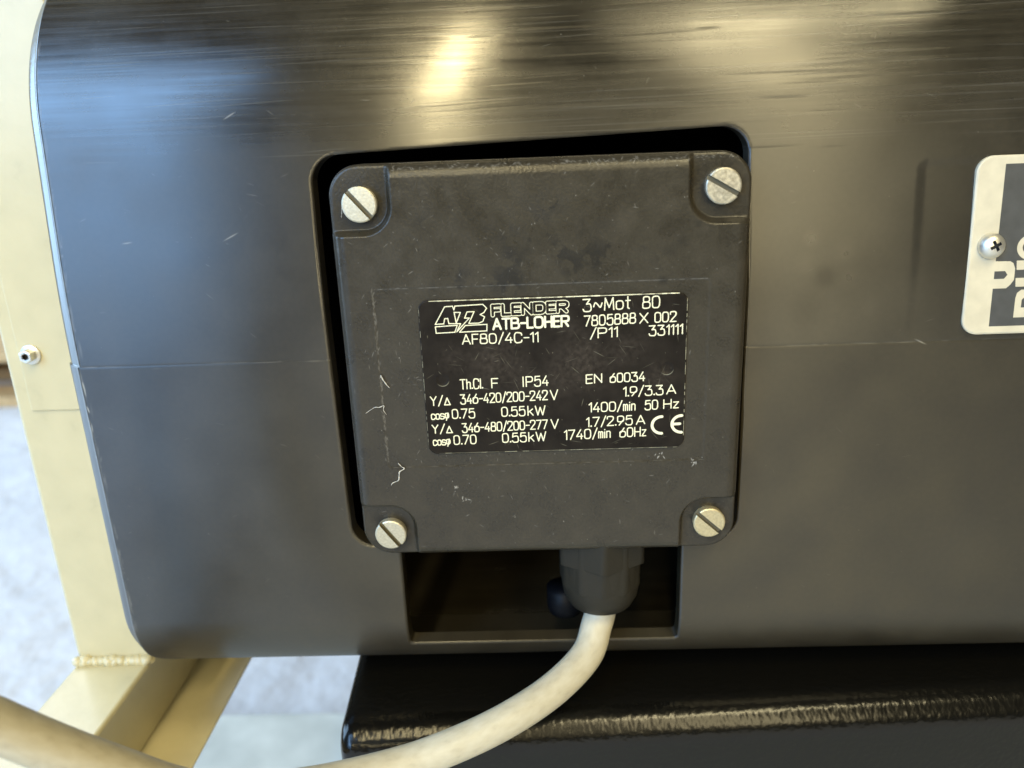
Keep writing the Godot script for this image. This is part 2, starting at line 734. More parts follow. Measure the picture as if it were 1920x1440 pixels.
func shell_point(c: float, t: float, d: float) -> Vector3:
	var p := prof(t)
	var x := left_edge(t) + c
	var drop := 0.0
	if c < 0.006:  # bevelled end
		drop = 0.0
		var e := 0.006 - maxf(c, 0.0)
		drop = 0.0046 * (e / 0.006) + 0.0012 * pow(e / 0.006, 6.0)
		drop *= smoothstep(0.0, 0.0012, e)
		if c < 0.0:
			drop = 0.0058 - c * 12.0
			x = left_edge(t)
	drop += round_off(d, 0.00045)
	var pad := -rect_sd(x, t, 0.18, 0.0265, 0.0835, 0.0232, 0.003)
	if pad > 0.0:
		drop += smoothstep(0.0, 0.0024, pad) * lerpf(0.00002, 0.00024, smoothstep(0.01, 0.05, t))
	var near := absf(t - SEAM)
	drop += 0.00005 * (1.0 - smoothstep(0.0, 0.0005, near))
	return Vector3(x, p[0] - p[2] * drop, p[1] - p[3] * drop)


func build_housing() -> void:
	var W := 1450
	var H := 1250
	var per := 5000.0
	var left := -0.14
	var top := 0.125
	var wear := Sketch.new(W, H, per, left, top)
	var put_line := func(a: Vector2, b: Vector2, w: float, v: float): wear.line(a, b, w, v, true, false)
	for k in 150:  # short pale scuffs
		var p := Vector2(rng.randf_range(-0.135, 0.148), rng.randf_range(-0.095, 0.095))
		var a := rng.randfn(0.0, 0.5)
		put_line.call(p, p + Vector2.from_angle(a) * rng.randf_range(0.0006, 0.0035), rng.randf_range(0.00008, 0.0002), rng.randf_range(0.02, 0.14))
	for k in 220:  # specks of dust
		var p := Vector2(rng.randf_range(-0.135, 0.148), rng.randf_range(-0.095, 0.095))
		put_line.call(p, p + Vector2(0.0001, 0.00005), rng.randf_range(0.0001, 0.0003), rng.randf_range(0.04, 0.3))
	for k in 170:  # long rubbed lines on the upper roll
		var p := Vector2(rng.randf_range(-0.12, 0.12), rng.randf_range(0.055, 0.10))
		put_line.call(p, p + Vector2(rng.randf_range(0.01, 0.06), rng.randf_range(-0.0005, 0.0012)), 0.00016, rng.randf_range(0.02, 0.07))
	for s in [[-0.0803, 0.0658, 0.004, 0.5], [-0.0838, 0.0352, 0.005, 0.45], [0.0995, 0.0030, 0.004, -0.45], [-0.111, 0.0355, 0.003, 0.1]]:
		put_line.call(Vector2(s[0], s[1]), Vector2(s[0] + s[2] * cos(s[3]), s[1] + s[2] * sin(s[3])), 0.00026, 0.32)
	for k in 230:  # grey scuffing along the left fold
		var t := rng.randf_range(-0.085, 0.085)
		var p := Vector2(left_edge(t) + 0.006 + rng.randfn(0.0, 0.00035), t)
		put_line.call(p, p + Vector2(rng.randfn(0.0, 0.0003), rng.randf_range(0.0005, 0.006)), rng.randf_range(0.0002, 0.0006), rng.randf_range(0.02, 0.10) + (0.35 if t > -0.03 and t < 0.0 and rng.randf() < 0.18 else 0.0))
	for k in 45:  # dust caught in the parting line
		var x := rng.randf_range(-0.133, 0.13)
		put_line.call(Vector2(x, SEAM + rng.randfn(0.0, 0.0001)), Vector2(x + rng.randf_range(0.001, 0.009), SEAM + rng.randfn(0.0, 0.0001)), 0.00022, rng.randf_range(0.02, 0.12))
	var smear := Sketch.new(W, H, per, left, top)
	for s in [[0.0705, 0.0305, 0.0035, 0.5], [0.0695, 0.0245, 0.0045, 0.4], [0.0795, 0.0265, 0.0048, 0.42], [0.081, 0.02, 0.004, 0.35], [0.0745, 0.0205, 0.0045, -0.9], [0.087, 0.012, 0.004, 0.25], [0.085, 0.033, 0.009, 0.22], [0.07, 0.012, 0.007, -0.3], [-0.09, 0.03, 0.02, 0.1], [0.12, -0.06, 0.02, 0.15], [0.075, -0.045, 0.02, 0.1]]:
		smear.blob(Vector2(s[0], s[1]), s[2], s[3])
	var groove := Sketch.new(W, H, per, left, top)  # deeper drag marks
	for k in 75:
		var p := Vector2(rng.randf_range(-0.045, 0.10), rng.randf_range(0.052, 0.098))
		var l := rng.randf_range(0.006, 0.045)
		groove.line(p, p + Vector2(l, l * rng.randf_range(0.0, 0.035)), rng.randf_range(0.00025, 0.0007), rng.randf_range(0.25, 1.0), true, false)
	var broad := noise_bytes(W, H, 0.006, 101, 5)
	var fine := noise_bytes(W, H, 0.09, 102, 3)
	var streak := noise_fine(W, H, 0.085, 103, 4, Vector2i(30, 1))
	var streak2 := noise_fine(W, H, 0.3, 104, 3, Vector2i(60, 1))
	var color := PackedByteArray()
	color.resize(W * H * 3)
	var orm := PackedByteArray()
	orm.resize(W * H)
	var bump := PackedFloat32Array()
	bump.resize(W * H)
	for y in H:
		var t := top - y / per
		var rub := smoothstep(0.045, 0.08, t)
		for x in W:
			var k := y * W + x
			var b := broad[k] / 255.0
			var f := fine[k] / 255.0
			var s := streak[k] * 0.7 + streak2[k] * 0.3
			var w := clampf(wear.a[k], 0.0, 1.0)
			var c := 0.021 * (1.0 - 0.35 * minf(groove.a[k], 1.0)) + 0.011 * (b - 0.5) + 0.006 * (f - 0.5) + 0.026 * smear.a[k] + 0.012 * rub * (s - 0.5)
			color[k * 3] = enc(lerpf(c * 1.18, 0.62, w))
			color[k * 3 + 1] = enc(lerpf(c, 0.60, w))
			color[k * 3 + 2] = enc(lerpf(c * 0.66, 0.54, w))
			orm[k] = clampi(int(255.0 * (lerpf(0.33, 0.225, rub) + 0.09 * (b - 0.5) + 0.14 * (s - 0.5) * rub + 0.16 * groove.a[k] - 0.10 * smear.a[k] + 0.3 * w)), 0, 255)
			bump[k] = 0.5 + rub * 0.30 * (s - 0.5) - 0.2 * groove.a[k] + (1.0 - rub) * 0.03 * (s - 0.5) + 0.010 * (f - 0.5)
	var m := plain(Color.WHITE, 1.0)
	m.albedo_texture = texture(W, H, color)
	m.roughness_texture = texture(W, H, orm, Image.FORMAT_L8)
	m.heightmap_enabled = true
	m.heightmap_scale = 0.012
	m.heightmap_texture = texture(W, H, bump.to_byte_array(), Image.FORMAT_RF)
	m.anisotropy_enabled = true
	m.anisotropy = -0.96
	m.metallic_specular = 0.62
	var satin: StandardMaterial3D = m.duplicate()  # below the seam the plastic is not rubbed
	satin.anisotropy = -0.88
	satin.metallic_specular = 0.61
	satin.albedo_color = Color(1.0, 0.985, 0.94)
	var t := thing("motor_housing", "large black moulded plastic housing around the terminal box", "housing")
	var cs := PackedFloat64Array([-0.012, -0.006, -0.002, -0.0006, 0.0])
	for k in range(1, 16):
		cs.append(k * 0.0004)
	cs.append_array(steps(0.0063, 0.29, 0.00052))
	cs.append_array(steps(0.294, 0.33, 0.004))
	var uvf := func(c: float, v: float): return Vector2((left_edge(v) + c - left) / (W / per), (top - v) / (H / per))
	var sd := func(c: float, v: float): return hole_sd(left_edge(v) + c, v)
	var low := steps(-0.150, -0.122, 0.004)
	low.append_array(steps(-0.1215, SEAM - 0.0012, 0.00055))
	low.append_array(steps(SEAM - 0.001, SEAM, 0.0002))
	put(sheet(cs, low, sd, shell_point, uvf, Vector3(0, 0, -0.005)), "lower_shell", satin, t)
	var high := steps(SEAM, SEAM + 0.001, 0.0002)
	high.append_array(steps(SEAM + 0.0013, 0.118, 0.00055))
	high.append_array(steps(0.120, 0.170, 0.004))
	put(sheet(cs, high, sd, shell_point, uvf, Vector3(0, 0, -0.005)), "upper_shell", m, t)
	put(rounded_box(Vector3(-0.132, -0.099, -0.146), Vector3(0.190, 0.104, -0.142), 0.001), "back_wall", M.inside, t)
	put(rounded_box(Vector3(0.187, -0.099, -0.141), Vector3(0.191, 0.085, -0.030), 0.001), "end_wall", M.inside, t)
	build_sign(t)



func build_sign(housing: Node3D) -> void:
	# its own plane: the recess of the upper shell, which leans back
	var per := 20000.0
	var W := 760
	var H := 960
	var left := -0.001
	var top := 0.047
	var s := Sketch.new(W, H, per, left, top)
	var q := func(list: Array) -> PackedVector2Array:
		var out := PackedVector2Array()
		for k in range(0, list.size(), 2):
			out.append(Vector2(list[k] * MM, list[k + 1] * MM))
		return out
	# dark printed panel, then pale shapes over it
	s.fill(q.call([7.0, 2.1, 60.0, 2.1, 60.0, 43.6, 7.0, 43.6]), 1.0)
	s.fill(q.call([6.5, 12.1, 10.4, 12.1, 11.4, 13.0, 12.2, 14.2, 12.2, 17.2, 11.6, 18.6, 10.8, 19.1, 6.5, 19.2]), 0.0)
	s.fill(q.call([7.0, 14.6, 9.6, 14.6, 10.4, 15.6, 9.7, 16.6, 7.0, 16.6]), 1.0)
	s.fill(q.call([12.6, 16.8, 40.0, 16.8, 40.0, 19.2, 12.4, 19.2]), 0.0)
	s.fill(q.call([12.8, 12.4, 40.0, 12.4, 40.0, 14.7, 12.6, 14.7]), 0.0)
	s.fill(q.call([13.1, 4.3, 20.0, 4.3, 20.0, 11.6, 14.4, 11.6, 13.4, 10.8, 13.1, 9.4]), 0.0)
	s.fill(q.call([14.8, 6.9, 17.0, 6.9, 17.0, 9.5, 15.4, 9.5, 14.8, 8.9]), 1.0)
	for k in 22:  # round letter above
		var a := PI * (0.5 + k / 21.0)
		var b := PI * (0.5 + (k + 1) / 21.0)
		s.line(Vector2(16.0 + 3.2 * cos(a), 22.6 + 2.7 * sin(a)) * MM, Vector2(16.0 + 3.2 * cos(b), 22.6 + 2.7 * sin(b)) * MM, 0.0014, 0.0)
	s.fill(q.call([13.6, 29.3, 22.0, 29.3, 22.0, 31.6, 13.6, 31.6]), 0.0)
	var grime := noise_bytes(W, H, 0.008, 301, 5)
	var bytes := PackedByteArray()
	bytes.resize(W * H * 3)
	for k in W * H:
		var g := grime[k] / 255.0
		var v := s.a[k]
		var pale := 0.58 + 0.10 * (g - 0.5)
		bytes[k * 3] = enc(lerpf(pale * 0.95, 0.048 + 0.02 * g, v))
		bytes[k * 3 + 1] = enc(lerpf(pale * 0.86, 0.050 + 0.02 * g, v))
		bytes[k * 3 + 2] = enc(lerpf(pale * 0.64, 0.050 + 0.02 * g, v))
	var m := plain(Color.WHITE, 0.42)
	m.albedo_texture = texture(W, H, bytes)
	var sd := func(x: float, y: float): return -rect_sd(x, y, 0.03, 0.0229, 0.03, 0.0229, 0.0042)
	var place := func(x: float, y: float, d: float): return Vector3(x, y, 0.0009 - round_off(d, 0.0003))
	var uvf := func(x: float, y: float): return Vector2((x - left) * per / W, (top - y) * per / H)
	var plate := put(sheet(steps(-0.0005, 0.0605, 0.0004), steps(-0.0005, 0.0465, 0.0004), sd, place, uvf, Vector3(0, 0, -0.0009)), "sign_plate", m, housing)
	plate.set_meta("label", "cream metal plate with a dark printed panel at the right edge")
	var p := prof(0.0040)
	var q2 := prof(0.0495)
	var lean := atan2(p[1] - q2[1], q2[0] - p[0])
	plate.transform = Transform3D(Basis(Vector3.RIGHT, -lean), Vector3(0.1112, p[0] - 0.0002, p[1] + 0.0001))
	# raised cross-head screw
	var b := CSGCombiner3D.new()
	b.name = "sign_screw"
	plate.add_child(b)
	var poly := PackedVector2Array([Vector2(0, 0)])
	poly.append(Vector2(0.0033, 0.0))
	for k in 9:
		var a := PI / 2 * k / 8.0
		poly.append(Vector2(0.0033 * cos(a * 0.98), 0.0005 + 0.0023 * sin(a)))
	poly[poly.size() - 1].x = 0.0
	var dome := CSGPolygon3D.new()
	dome.name = "dome"
	dome.mode = CSGPolygon3D.MODE_SPIN
	dome.polygon = poly
	dome.spin_sides = 48
	dome.smooth_faces = true
	dome.material = M.steel
	b.add_child(dome)
	for turn in [0.5, 0.5 + PI / 2]:
		var cut := CSGBox3D.new()
		cut.name = "cut"
		cut.size = Vector3(0.0029, 0.003, 0.0008)
		cut.position = Vector3(0, 0.0032, 0)
		cut.rotation.y = turn
		cut.operation = CSGShape3D.OPERATION_SUBTRACTION
		cut.material = M.hole
		b.add_child(cut)
	b.transform = Transform3D(Basis(Vector3.RIGHT, PI / 2 - 0.05), Vector3(0.0052, 0.0232, 0.0009))


# ================================================================ lettering
const GLYPHS := {
	"0": "c0,5 0,10 6,10 6,0 0,0", "1": "0,8 2.2,10 2.2,0", "2": "s0,7.6 0,10.2 5.8,10.2 6,6.6 3,3.6 0,0|0,0 6,0",
	"3": "0,10 5.4,10 2.6,6|s2.6,6 6,6.3 6.4,-.3 .8,-.3 0,1.8", "4": "4,10 0,2.8 6,2.8|4.6,5.4 4.6,0", "5": "5.5,10 1,10 .5,5.6|s.5,5.6 2,6.6 6.2,6.8 6.4,-.3 1.2,-.4 0,1.6",
	"6": "4.4,10 .9,5|c0,3.2 0,6.4 6,6.4 6,0 0,0", "7": "0,10 6,10 1.8,0", "8": "c.5,7.7 .5,10 5.5,10 5.5,5.4 .5,5.4|c0,2.7 0,5.4 6,5.4 6,0 0,0",
	"9": "1.6,0 5.1,5|c0,6.8 0,10 6,10 6,3.6 0,3.6", "A": "0,0 3.4,10 6.8,0|1,3 5.8,3", "B": "0,0 0,10|s0,10 6,10 6,5.3 0,5.3|s0,5.3 6.8,5.3 6.8,0 0,0",
	"C": "s6.4,7.6 6,10 0,10.6 0,-.6 6,0 6.4,2.4", "D": "0,0 0,10|s0,10 7,10 7,0 0,0", "E": "5,10 0,10 0,0 5,0|0,5.2 4.4,5.2", "F": "5,10 0,10 0,0|0,5 4.4,5",
	"H": "0,0 0,10|6,0 6,10|0,5 6,5", "I": "0,0 0,10", "L": "0,10 0,0 4.8,0", "M": "0,0 .6,10 3.6,2 6.6,10 7.2,0", "N": "0,0 0,10 6,0 6,10", "O": "c0,5 0,10.2 7.4,10.2 7.4,-.2 0,-.2",
	"P": "0,0 0,10|s0,10 6.6,10 6.6,4.6 0,4.6", "R": "0,0 0,10|s0,10 6.6,10 6.6,4.7 0,4.7|3,4.7 6,0", "T": "0,10 6,10|3,10 3,0", "V": "0,10 2.8,0 5.6,10", "W": "0,10 2,0 4,8.5 6,0 8,10",
	"X": "0,10 6,0|6,10 0,0", "Y": "0,10 2.8,5 5.6,10|2.8,5 2.8,0", "^": "0,0 2.8,7.8 5.6,0 0,0", "/": "0,-1 4.4,11", "-": "0,4.8 4.2,4.8", ".": "0,.2 .5,.2 .5,.6 0,.6 0,.2",
	"~": "s0,3.4 1.2,7.4 3.4,4.8 5.4,2 6.6,6.2", "t": "1.6,10 1.6,.8 2.8,0|0,6.8 3.4,6.8", "o": "c0,3.4 0,7 5.4,7 5.4,0 0,0", "h": "0,0 0,10|s0,4.5 .6,7 4.2,7 4.2,3.5 4.2,0", "l": "0,0 0,10",
	"m": "0,0 0,6.8|0,6 1,6.8 2,6 2,0|2,6 3,6.8 4,6 4,0", "i": "0,0 0,6.4|0,8.6 0,8.9", "n": "0,0 0,6.8|0,5.8 1,6.8 2.6,6.8 3.4,5.6 3.4,0", "z": "0,6.8 4,6.8 0,0 4,0", "k": "0,0 0,10|3.8,6.8 0,3|1.4,4.3 4.2,0",
	"c": "s6,8 5,10 0,10.4 0,-.4 5,0 6,2", "q": "c0,5 0,10 6,10 6,0 0,0", "s": "s6,8.5 5,10 0,10 0,5.2 6,5 6,0 0,0 0,1.6", "@": "c0,6 0,10.5 6,10.5 6,1.5 0,1.5|5,11 1.6,-3",
}


func strokes(ch: String) -> Array:
	var out := []
	for part in GLYPHS[ch].split("|"):
		var kind: String = part[0]
		var body: String = part.substr(1) if kind in ["s", "c"] else part
		var p := PackedVector2Array()
		for xy in body.split(" "):
			var n := xy.split(",")
			p.append(Vector2(float(n[0]), float(n[1])))
		if kind in ["s", "c"]:
			for turn in 3:  # corner cutting
				var r := PackedVector2Array()
				var last := p.size() if kind == "c" else p.size() - 1
				if kind == "s":
					r.append(p[0])
				for i in last:
					var a := p[i]
					var b := p[(i + 1) % p.size()]
					r.append(a.lerp(b, 0.22))
					r.append(a.lerp(b, 0.78))
				if kind == "s":
					r.append(p[p.size() - 1])
				p = r
			if kind == "c":
				p.append(p[0])
		out.append(p)
	return out


func write(s: Sketch, text: String, from: Vector2, to: Vector2, high: float, width: float, value := 1.0) -> void:
	var at := 0.0
	var list := []
	for ch in text:
		var st := strokes(ch)
		var wide := 0.0
		for p in st:
			for v in p:
				wide = maxf(wide, v.x)
		list.append([st, at])
		at += wide + (1.6 if ch in [".", "/", "-"] else 2.0) + (1.2 if ch == "I" else 0.0)
	var total := at - 2.0
	var dir := to - from
	for one in list:
		for p in one[0]:
			var r := PackedVector2Array()
			for v in p:
				r.append((from + dir * ((v.x + one[1]) / maxf(total, 0.5)) + Vector2(0, v.y * high / 10.0)) * MM)
			s.path(r, width * MM, value)


func plate_print() -> Sketch:
	var s := Sketch.new(1400, 880, 20000.0, -0.0325, 0.0212)
	var rows := [
		["AF80/4C-11", -20.6, 8.3, -1.2, 8.3, 2.5], ["Th.Cl.", -21.8, -3.8, -16.1, -3.7, 2.55], ["F", -13.6, -3.7, -12.0, -3.7, 2.5], ["IP54", -5.4, -3.6, 1.1, -3.5, 2.6],
		["Y/^", -29.9, -8.1, -24.8, -8.0, 2.4], ["346-420/200-242", -22.0, -7.9, 0.8, -7.4, 2.5], ["V", 1.6, -7.5, 3.5, -7.4, 2.6], ["cqs@", -30.0, -12.0, -25.4, -11.9, 1.45],
		["0.75", -24.4, -11.9, -18.5, -11.8, 2.5], ["0.55", -11.3, -11.7, -5.2, -11.6, 2.5], ["kW", -4.4, -11.6, 0.1, -11.6, 2.5], ["Y/^", -30.0, -15.9, -24.7, -15.9, 2.3],
		["346-480/200-277", -22.0, -15.9, 0.6, -15.5, 2.45], ["V", 1.6, -15.5, 3.5, -15.5, 2.5], ["cqs@", -30.0, -19.4, -25.5, -19.3, 1.45], ["0.70", -24.4, -19.3, -18.5, -19.2, 2.5],
		["0.55", -11.4, -19.1, -5.1, -19.0, 2.5], ["kW", -4.4, -19.0, 0.1, -18.9, 2.5], ["3~Mot", 10.4, 15.8, 22.2, 16.2, 3.05], ["80", 25.4, 16.1, 29.6, 16.2, 2.95],
		["7805888", 10.7, 12.0, 23.6, 12.4, 2.6], ["X", 24.7, 12.3, 26.7, 12.4, 2.5], ["002", 28.5, 12.4, 33.8, 12.5, 2.5], ["/P11", 12.2, 8.8, 19.0, 9.0, 2.5], ["331111", 27.1, 9.0, 35.5, 9.2, 2.5],
		["EN", 11.0, -3.3, 15.0, -3.1, 2.3], ["60034", 17.2, -3.2, 26.1, -3.0, 2.35], ["1.9/3.3", 20.7, -7.1, 30.9, -6.9, 2.5], ["A", 31.9, -6.8, 34.2, -6.7, 2.4], ["1400/min", 11.7, -11.2, 23.7, -11.0, 2.5],
		["50", 26.3, -11.0, 29.6, -10.9, 2.5], ["Hz", 31.2, -10.8, 35.0, -10.7, 2.4], ["1.7/2.95", 11.0, -15.3, 23.0, -15.0, 2.5], ["A", 24.1, -15.0, 26.3, -14.9, 2.4], ["1740/min", 5.1, -18.8, 17.2, -18.5, 2.6], ["60Hz", 19.8, -18.5, 26.6, -18.3, 2.5],
	]
	for r in rows:
		write(s, r[0], Vector2(r[1], r[2]), Vector2(r[3], r[4]), r[5], 0.30)
	# outlined name, bold name below it
	write(s, "FLENDER", Vector2(-12.5, 15.6), Vector2(6.4, 16.0), 2.45, 1.08)
	write(s, "FLENDER", Vector2(-12.5, 15.6), Vector2(6.4, 16.0), 2.45, 0.68, 0.0)
	write(s, "ATB-LOHER", Vector2(-12.5, 11.95), Vector2(6.7, 12.2), 2.65, 0.54)
	# outline emblem
	var emblem := [
		[-27.3, 13.7, -24.6, 18.2, -22.6, 18.3, -22.3, 17.3, -22.0, 18.3, -14.9, 18.5, -14.0, 17.5, -14.7, 16.4, -15.7, 15.9, -14.6, 15.3, -15.1, 14.1, -16.1, 13.7, -18.7, 13.7, -17.2, 16.7, -19.0, 16.7, -19.7, 15.1, -18.5, 15.1, -21.9, 11.6, -20.8, 13.7, -23.8, 13.8, -24.0, 15.2, -24.8, 15.1, -25.1, 13.8],
		[-22.3, 16.7, -20.7, 16.6, -21.9, 13.9], [-27.3, 13.1, -21.7, 13.3, -22.4, 11.5, -27.2, 11.4], [-19.6, 13.2, -14.1, 13.3, -14.2, 11.6, -21.2, 11.5],
	]
	for e in emblem:
		var p := PackedVector2Array()
		for k in range(0, e.size(), 2):
			p.append(Vector2(e[k], e[k + 1]) * MM)
		s.path(p, 0.00026, 1.0, true)
	# conformity mark
	for c in [Vector2(30.8, -15.4), Vector2(36.0, -15.25)]:
		var p := PackedVector2Array()
		for k in 25:
			var a := PI * (0.5 + k / 24.0)
			p.append((c + Vector2(2.55 * cos(a), 2.35 * sin(a))) * MM)
		s.path(p, 0.00075)
	s.line(Vector2(33.6, -15.25) * MM, Vector2(35.5, -15.2) * MM, 0.00075)
	for c in [Vector2(-26.4, -1.1), Vector2(31.8, 0.2)]:  # pressed fixing marks with dust in their rims
		for k in 20:
			var a := -2.5 + k * 0.115
			s.line((c + Vector2.from_angle(a) * 1.75) * MM, (c + Vector2.from_angle(a + 0.12) * 1.75) * MM, 0.00022, 0.20 * sin(PI * (k + 0.5) / 20.0), false, false)
	# worn bare edge along the top and sides
	for k in 60:
		var x := -28.5 + k * 1.05
		s.line(Vector2(x, 19.72 + 0.01 * k / 60.0) * MM, Vector2(x + 1.05, 19.72) * MM, 0.00016 + rng.randf() * 0.00014, rng.randf_range(0.35, 1.0), false, false)
	for k in 50:
		var y := -20.0 + k * 0.8
		if rng.randf() < 0.75:
			s.line(Vector2(36.55, y) * MM, Vector2(36.55, y + 0.8) * MM, 0.00014, rng.randf_range(0.05, 0.5), false, false)
		if rng.randf() < 0.6:
			s.line(Vector2(-31.3, y) * MM, Vector2(-31.3, y + 0.8) * MM, 0.00014, rng.randf_range(0.03, 0.3), false, false)
	for k in 40:
		var x := -28.5 + k * 1.6
		s.line(Vector2(x, -21.75) * MM, Vector2(x + 1.6, -21.75) * MM, 0.00014, rng.randf_range(0.05, 0.45), false, false)
	return s


# ================================================================ terminal box
func cover_pad(x: float, y: float) -> float:  # > 0 on the raised face, < 0 in the corner recesses
	return rect_sd(absf(x), absf(y + 0.0003), 0.0575, 0.0580, 0.0201, 0.0201, 0.0062)


func cover_point(x: float, y: float, d: float) -> Vector3:
	var rise := smoothstep(-0.0002, 0.0013, cover_pad(x, y))
	var high := lerpf(0.0, 0.0026, rise)
	var edge := lerpf(round_off(d, 0.0009), minf(round_off(d - 0.0002, 0.0034), 0.0030), rise)
	var seat := -rect_sd(x, y, -0.0003, -0.0013, 0.0424, 0.0244, 0.0012)
	var z := high - edge - 0.00010 * smoothstep(-0.0002, 0.0002, seat)
	return Vector3(x, y, z)


func build_box() -> void:
	var W := 880
	var H := 900
	var per := 8000.0
	var left := -0.055
	var top := 0.0562
	var wear := Sketch.new(W, H, per, left, top)
	for k in 520:
		var p := Vector2(rng.randfn(-0.01, 0.03), rng.randfn(0.0, 0.03))
		wear.line(p, p + Vector2.from_angle(rng.randf() * TAU) * rng.randf_range(0.0002, 0.0018), rng.randf_range(0.00006, 0.00014), rng.randf_range(0.04, 0.30), true, false)
	for k in 260:
		var p := Vector2(rng.randf_range(-0.05, 0.05), rng.randf_range(-0.052, 0.052))
		wear.line(p, p + Vector2(0.00008, 0), rng.randf_range(0.0001, 0.0003), rng.randf_range(0.1, 0.6), true, false)
	for k in 150:  # dust along the edge of the label seat
		var y := rng.randf_range(-0.026, 0.023)
		wear.line(Vector2(-0.0427 + rng.randfn(0, 0.0002), y), Vector2(-0.0427 + rng.randfn(0, 0.0003), y + 0.0012), 0.0002, rng.randf_range(0.02, 0.17), true, false)
		var x := rng.randf_range(-0.042, 0.042)
		wear.line(Vector2(x, 0.0231), Vector2(x + rng.randf_range(0.0005, 0.003), 0.0231), 0.00016, rng.randf_range(0.01, 0.18), true, false)
		if k % 3 == 0:
			wear.line(Vector2(x, -0.0257), Vector2(x + 0.002, -0.0257), 0.00016, rng.randf_range(0.01, 0.1), true, false)
	for k in 200:  # scuffed upper edge
		var x := rng.randf_range(-0.036, 0.05)
		wear.line(Vector2(x, 0.0522 + rng.randfn(0, 0.0004)), Vector2(x + 0.0008, 0.0522 + rng.randfn(0, 0.0004)), 0.0001, rng.randf_range(0.04, 0.35), true, false)
	for s in [[-0.0249, -0.0315], [-0.0224, -0.0355], [0.0305, -0.0245], [0.0395, -0.0265]]:
		for k in 7:
			var p := Vector2(s[0], s[1]) + Vector2(rng.randfn(0, 0.0005), rng.randfn(0, 0.0005))
			wear.line(p, p + Vector2(rng.randfn(0, 0.0005), rng.randfn(0, 0.0006)), 0.0002, rng.randf_range(0.2, 0.7), true, false)
	var oil := Sketch.new(W, H, per, left, top)
	for s in [[-0.0085, 0.0245, 0.007, 0.9], [-0.0075, 0.031, 0.004, 0.6], [-0.009, 0.036, 0.006, 0.4], [0.006, 0.031, 0.006, 0.6], [0.0135, 0.0295, 0.007, 0.8], [0.0075, 0.027, 0.004, 0.7], [-0.020, 0.026, 0.005, 0.5], [0.001, 0.04, 0.012, 0.4], [-0.026, 0.022, 0.004, 0.4], [0.015, 0.037, 0.006, 0.35], [0.03, 0.028, 0.006, 0.3]]:
		oil.blob(Vector2(s[0], s[1]), s[2], s[3])
	for q in [[-0.0441, 0.0441], [0.0446, 0.0453], [-0.0440, -0.0463], [0.0446, -0.0450]]:  # dirt round the screw heads
		oil.blob(Vector2(q[0], q[1]), 0.0095, 1.1)
	for k in 30:
		oil.blob(Vector2(rng.randf_range(-0.03, 0.045), rng.randf_range(0.022, 0.045)), rng.randf_range(0.001, 0.003), rng.randf_range(0.2, 0.6))
	var broad := noise_bytes(W, H, 0.008, 201, 5)
	var patch := noise_bytes(W, H, 0.020, 202, 5)
	var fine := noise_bytes(W, H, 0.12, 203, 2)
	var color := PackedByteArray()
	color.resize(W * H * 3)
	var rough := PackedByteArray()
	rough.resize(W * H)
	for k in W * H:
		var b := broad[k] / 255.0
		var p := patch[k] / 255.0
		var f := fine[k] / 255.0
		var w := clampf(wear.a[k], 0.0, 1.0)
		var o := clampf(oil.a[k] * smoothstep(0.36, 0.58, p) * 1.5, 0.0, 1.0)
		var c := (0.028 + 0.010 * (b - 0.5) + 0.006 * (p - 0.5) + 0.008 * (f - 0.5)) * (1.0 - 0.72 * o)
		color[k * 3] = enc(lerpf(c * 1.18, 0.62, w))
		color[k * 3 + 1] = enc(lerpf(c, 0.60, w))
		color[k * 3 + 2] = enc(lerpf(c * 0.68, 0.55, w))
		rough[k] = clampi(int(255.0 * (0.31 + 0.14 * (b - 0.5) + 0.10 * (p - 0.5) + 0.10 * o + 0.2 * w)), 0, 255)
	var m := plain(Color.WHITE, 1.0)
	m.albedo_texture = texture(W, H, color)
	m.roughness_texture = texture(W, H, rough, Image.FORMAT_L8)
	m.heightmap_enabled = true
	m.heightmap_scale = 0.004
	m.heightmap_texture = texture(W, H, fine, Image.FORMAT_L8)
	m.metallic_specular = 0.44
	M.cover = m
	var t := thing("terminal_box", "square black plastic terminal box with rating plate and four slotted corner screws", "terminal box")
	var sd := func(x: float, y: float): return -rect_sd(x, y, 0.0, 0.0, 0.052, 0.0535, 0.0078)
	var uvf := func(x: float, y: float): return Vector2((x - left) * per / W, (top - y) * per / H)
	var cover := put(sheet(steps(-0.0526, 0.0526, 0.00027), steps(-0.0541, 0.0541, 0.00027), sd, cover_point, uvf, Vector3(0, 0, -0.009)), "cover", m, t)
	put(rounded_box(Vector3(-0.0485, -0.050, -0.058), Vector3(0.0485, 0.050, -0.0085), 0.006), "box_body", M.gland, t)
	# slotted screws, a little different in turn
	var turns := [0.86, 0.52, 0.95, 0.74]
	var spots := [Vector2(-0.0441, 0.0441), Vector2(0.0446, 0.0453), Vector2(-0.0440, -0.0463), Vector2(0.0446, -0.0450)]
	for k in 4:
		var s := slotted_screw([M.zinc, M.zinc_worn, M.zinc, M.zinc_pale][k])
		t.add_child(s, true)
		s.transform = Transform3D(Basis(Vector3.BACK, -turns[k]) * Basis(Vector3.RIGHT, PI / 2), Vector3(spots[k].x, spots[k].y, 0.0))
	build_plate(t)
	# cable gland hanging under the box
	var gland := put(lathe([Vector2(0.0, -0.0785), Vector2(0.0052, -0.0785), Vector2(0.0075, -0.0781), Vector2(0.0096, -0.0767), Vector2(0.0111, -0.0738), Vector2(0.0117, -0.0705), Vector2(0.0119, -0.067), Vector2(0.0120, -0.060), Vector2(0.0120, -0.045)], 64), "cable_gland", M.gland, t)
	gland.position = Vector3(0.0157, 0.0, -0.0115)
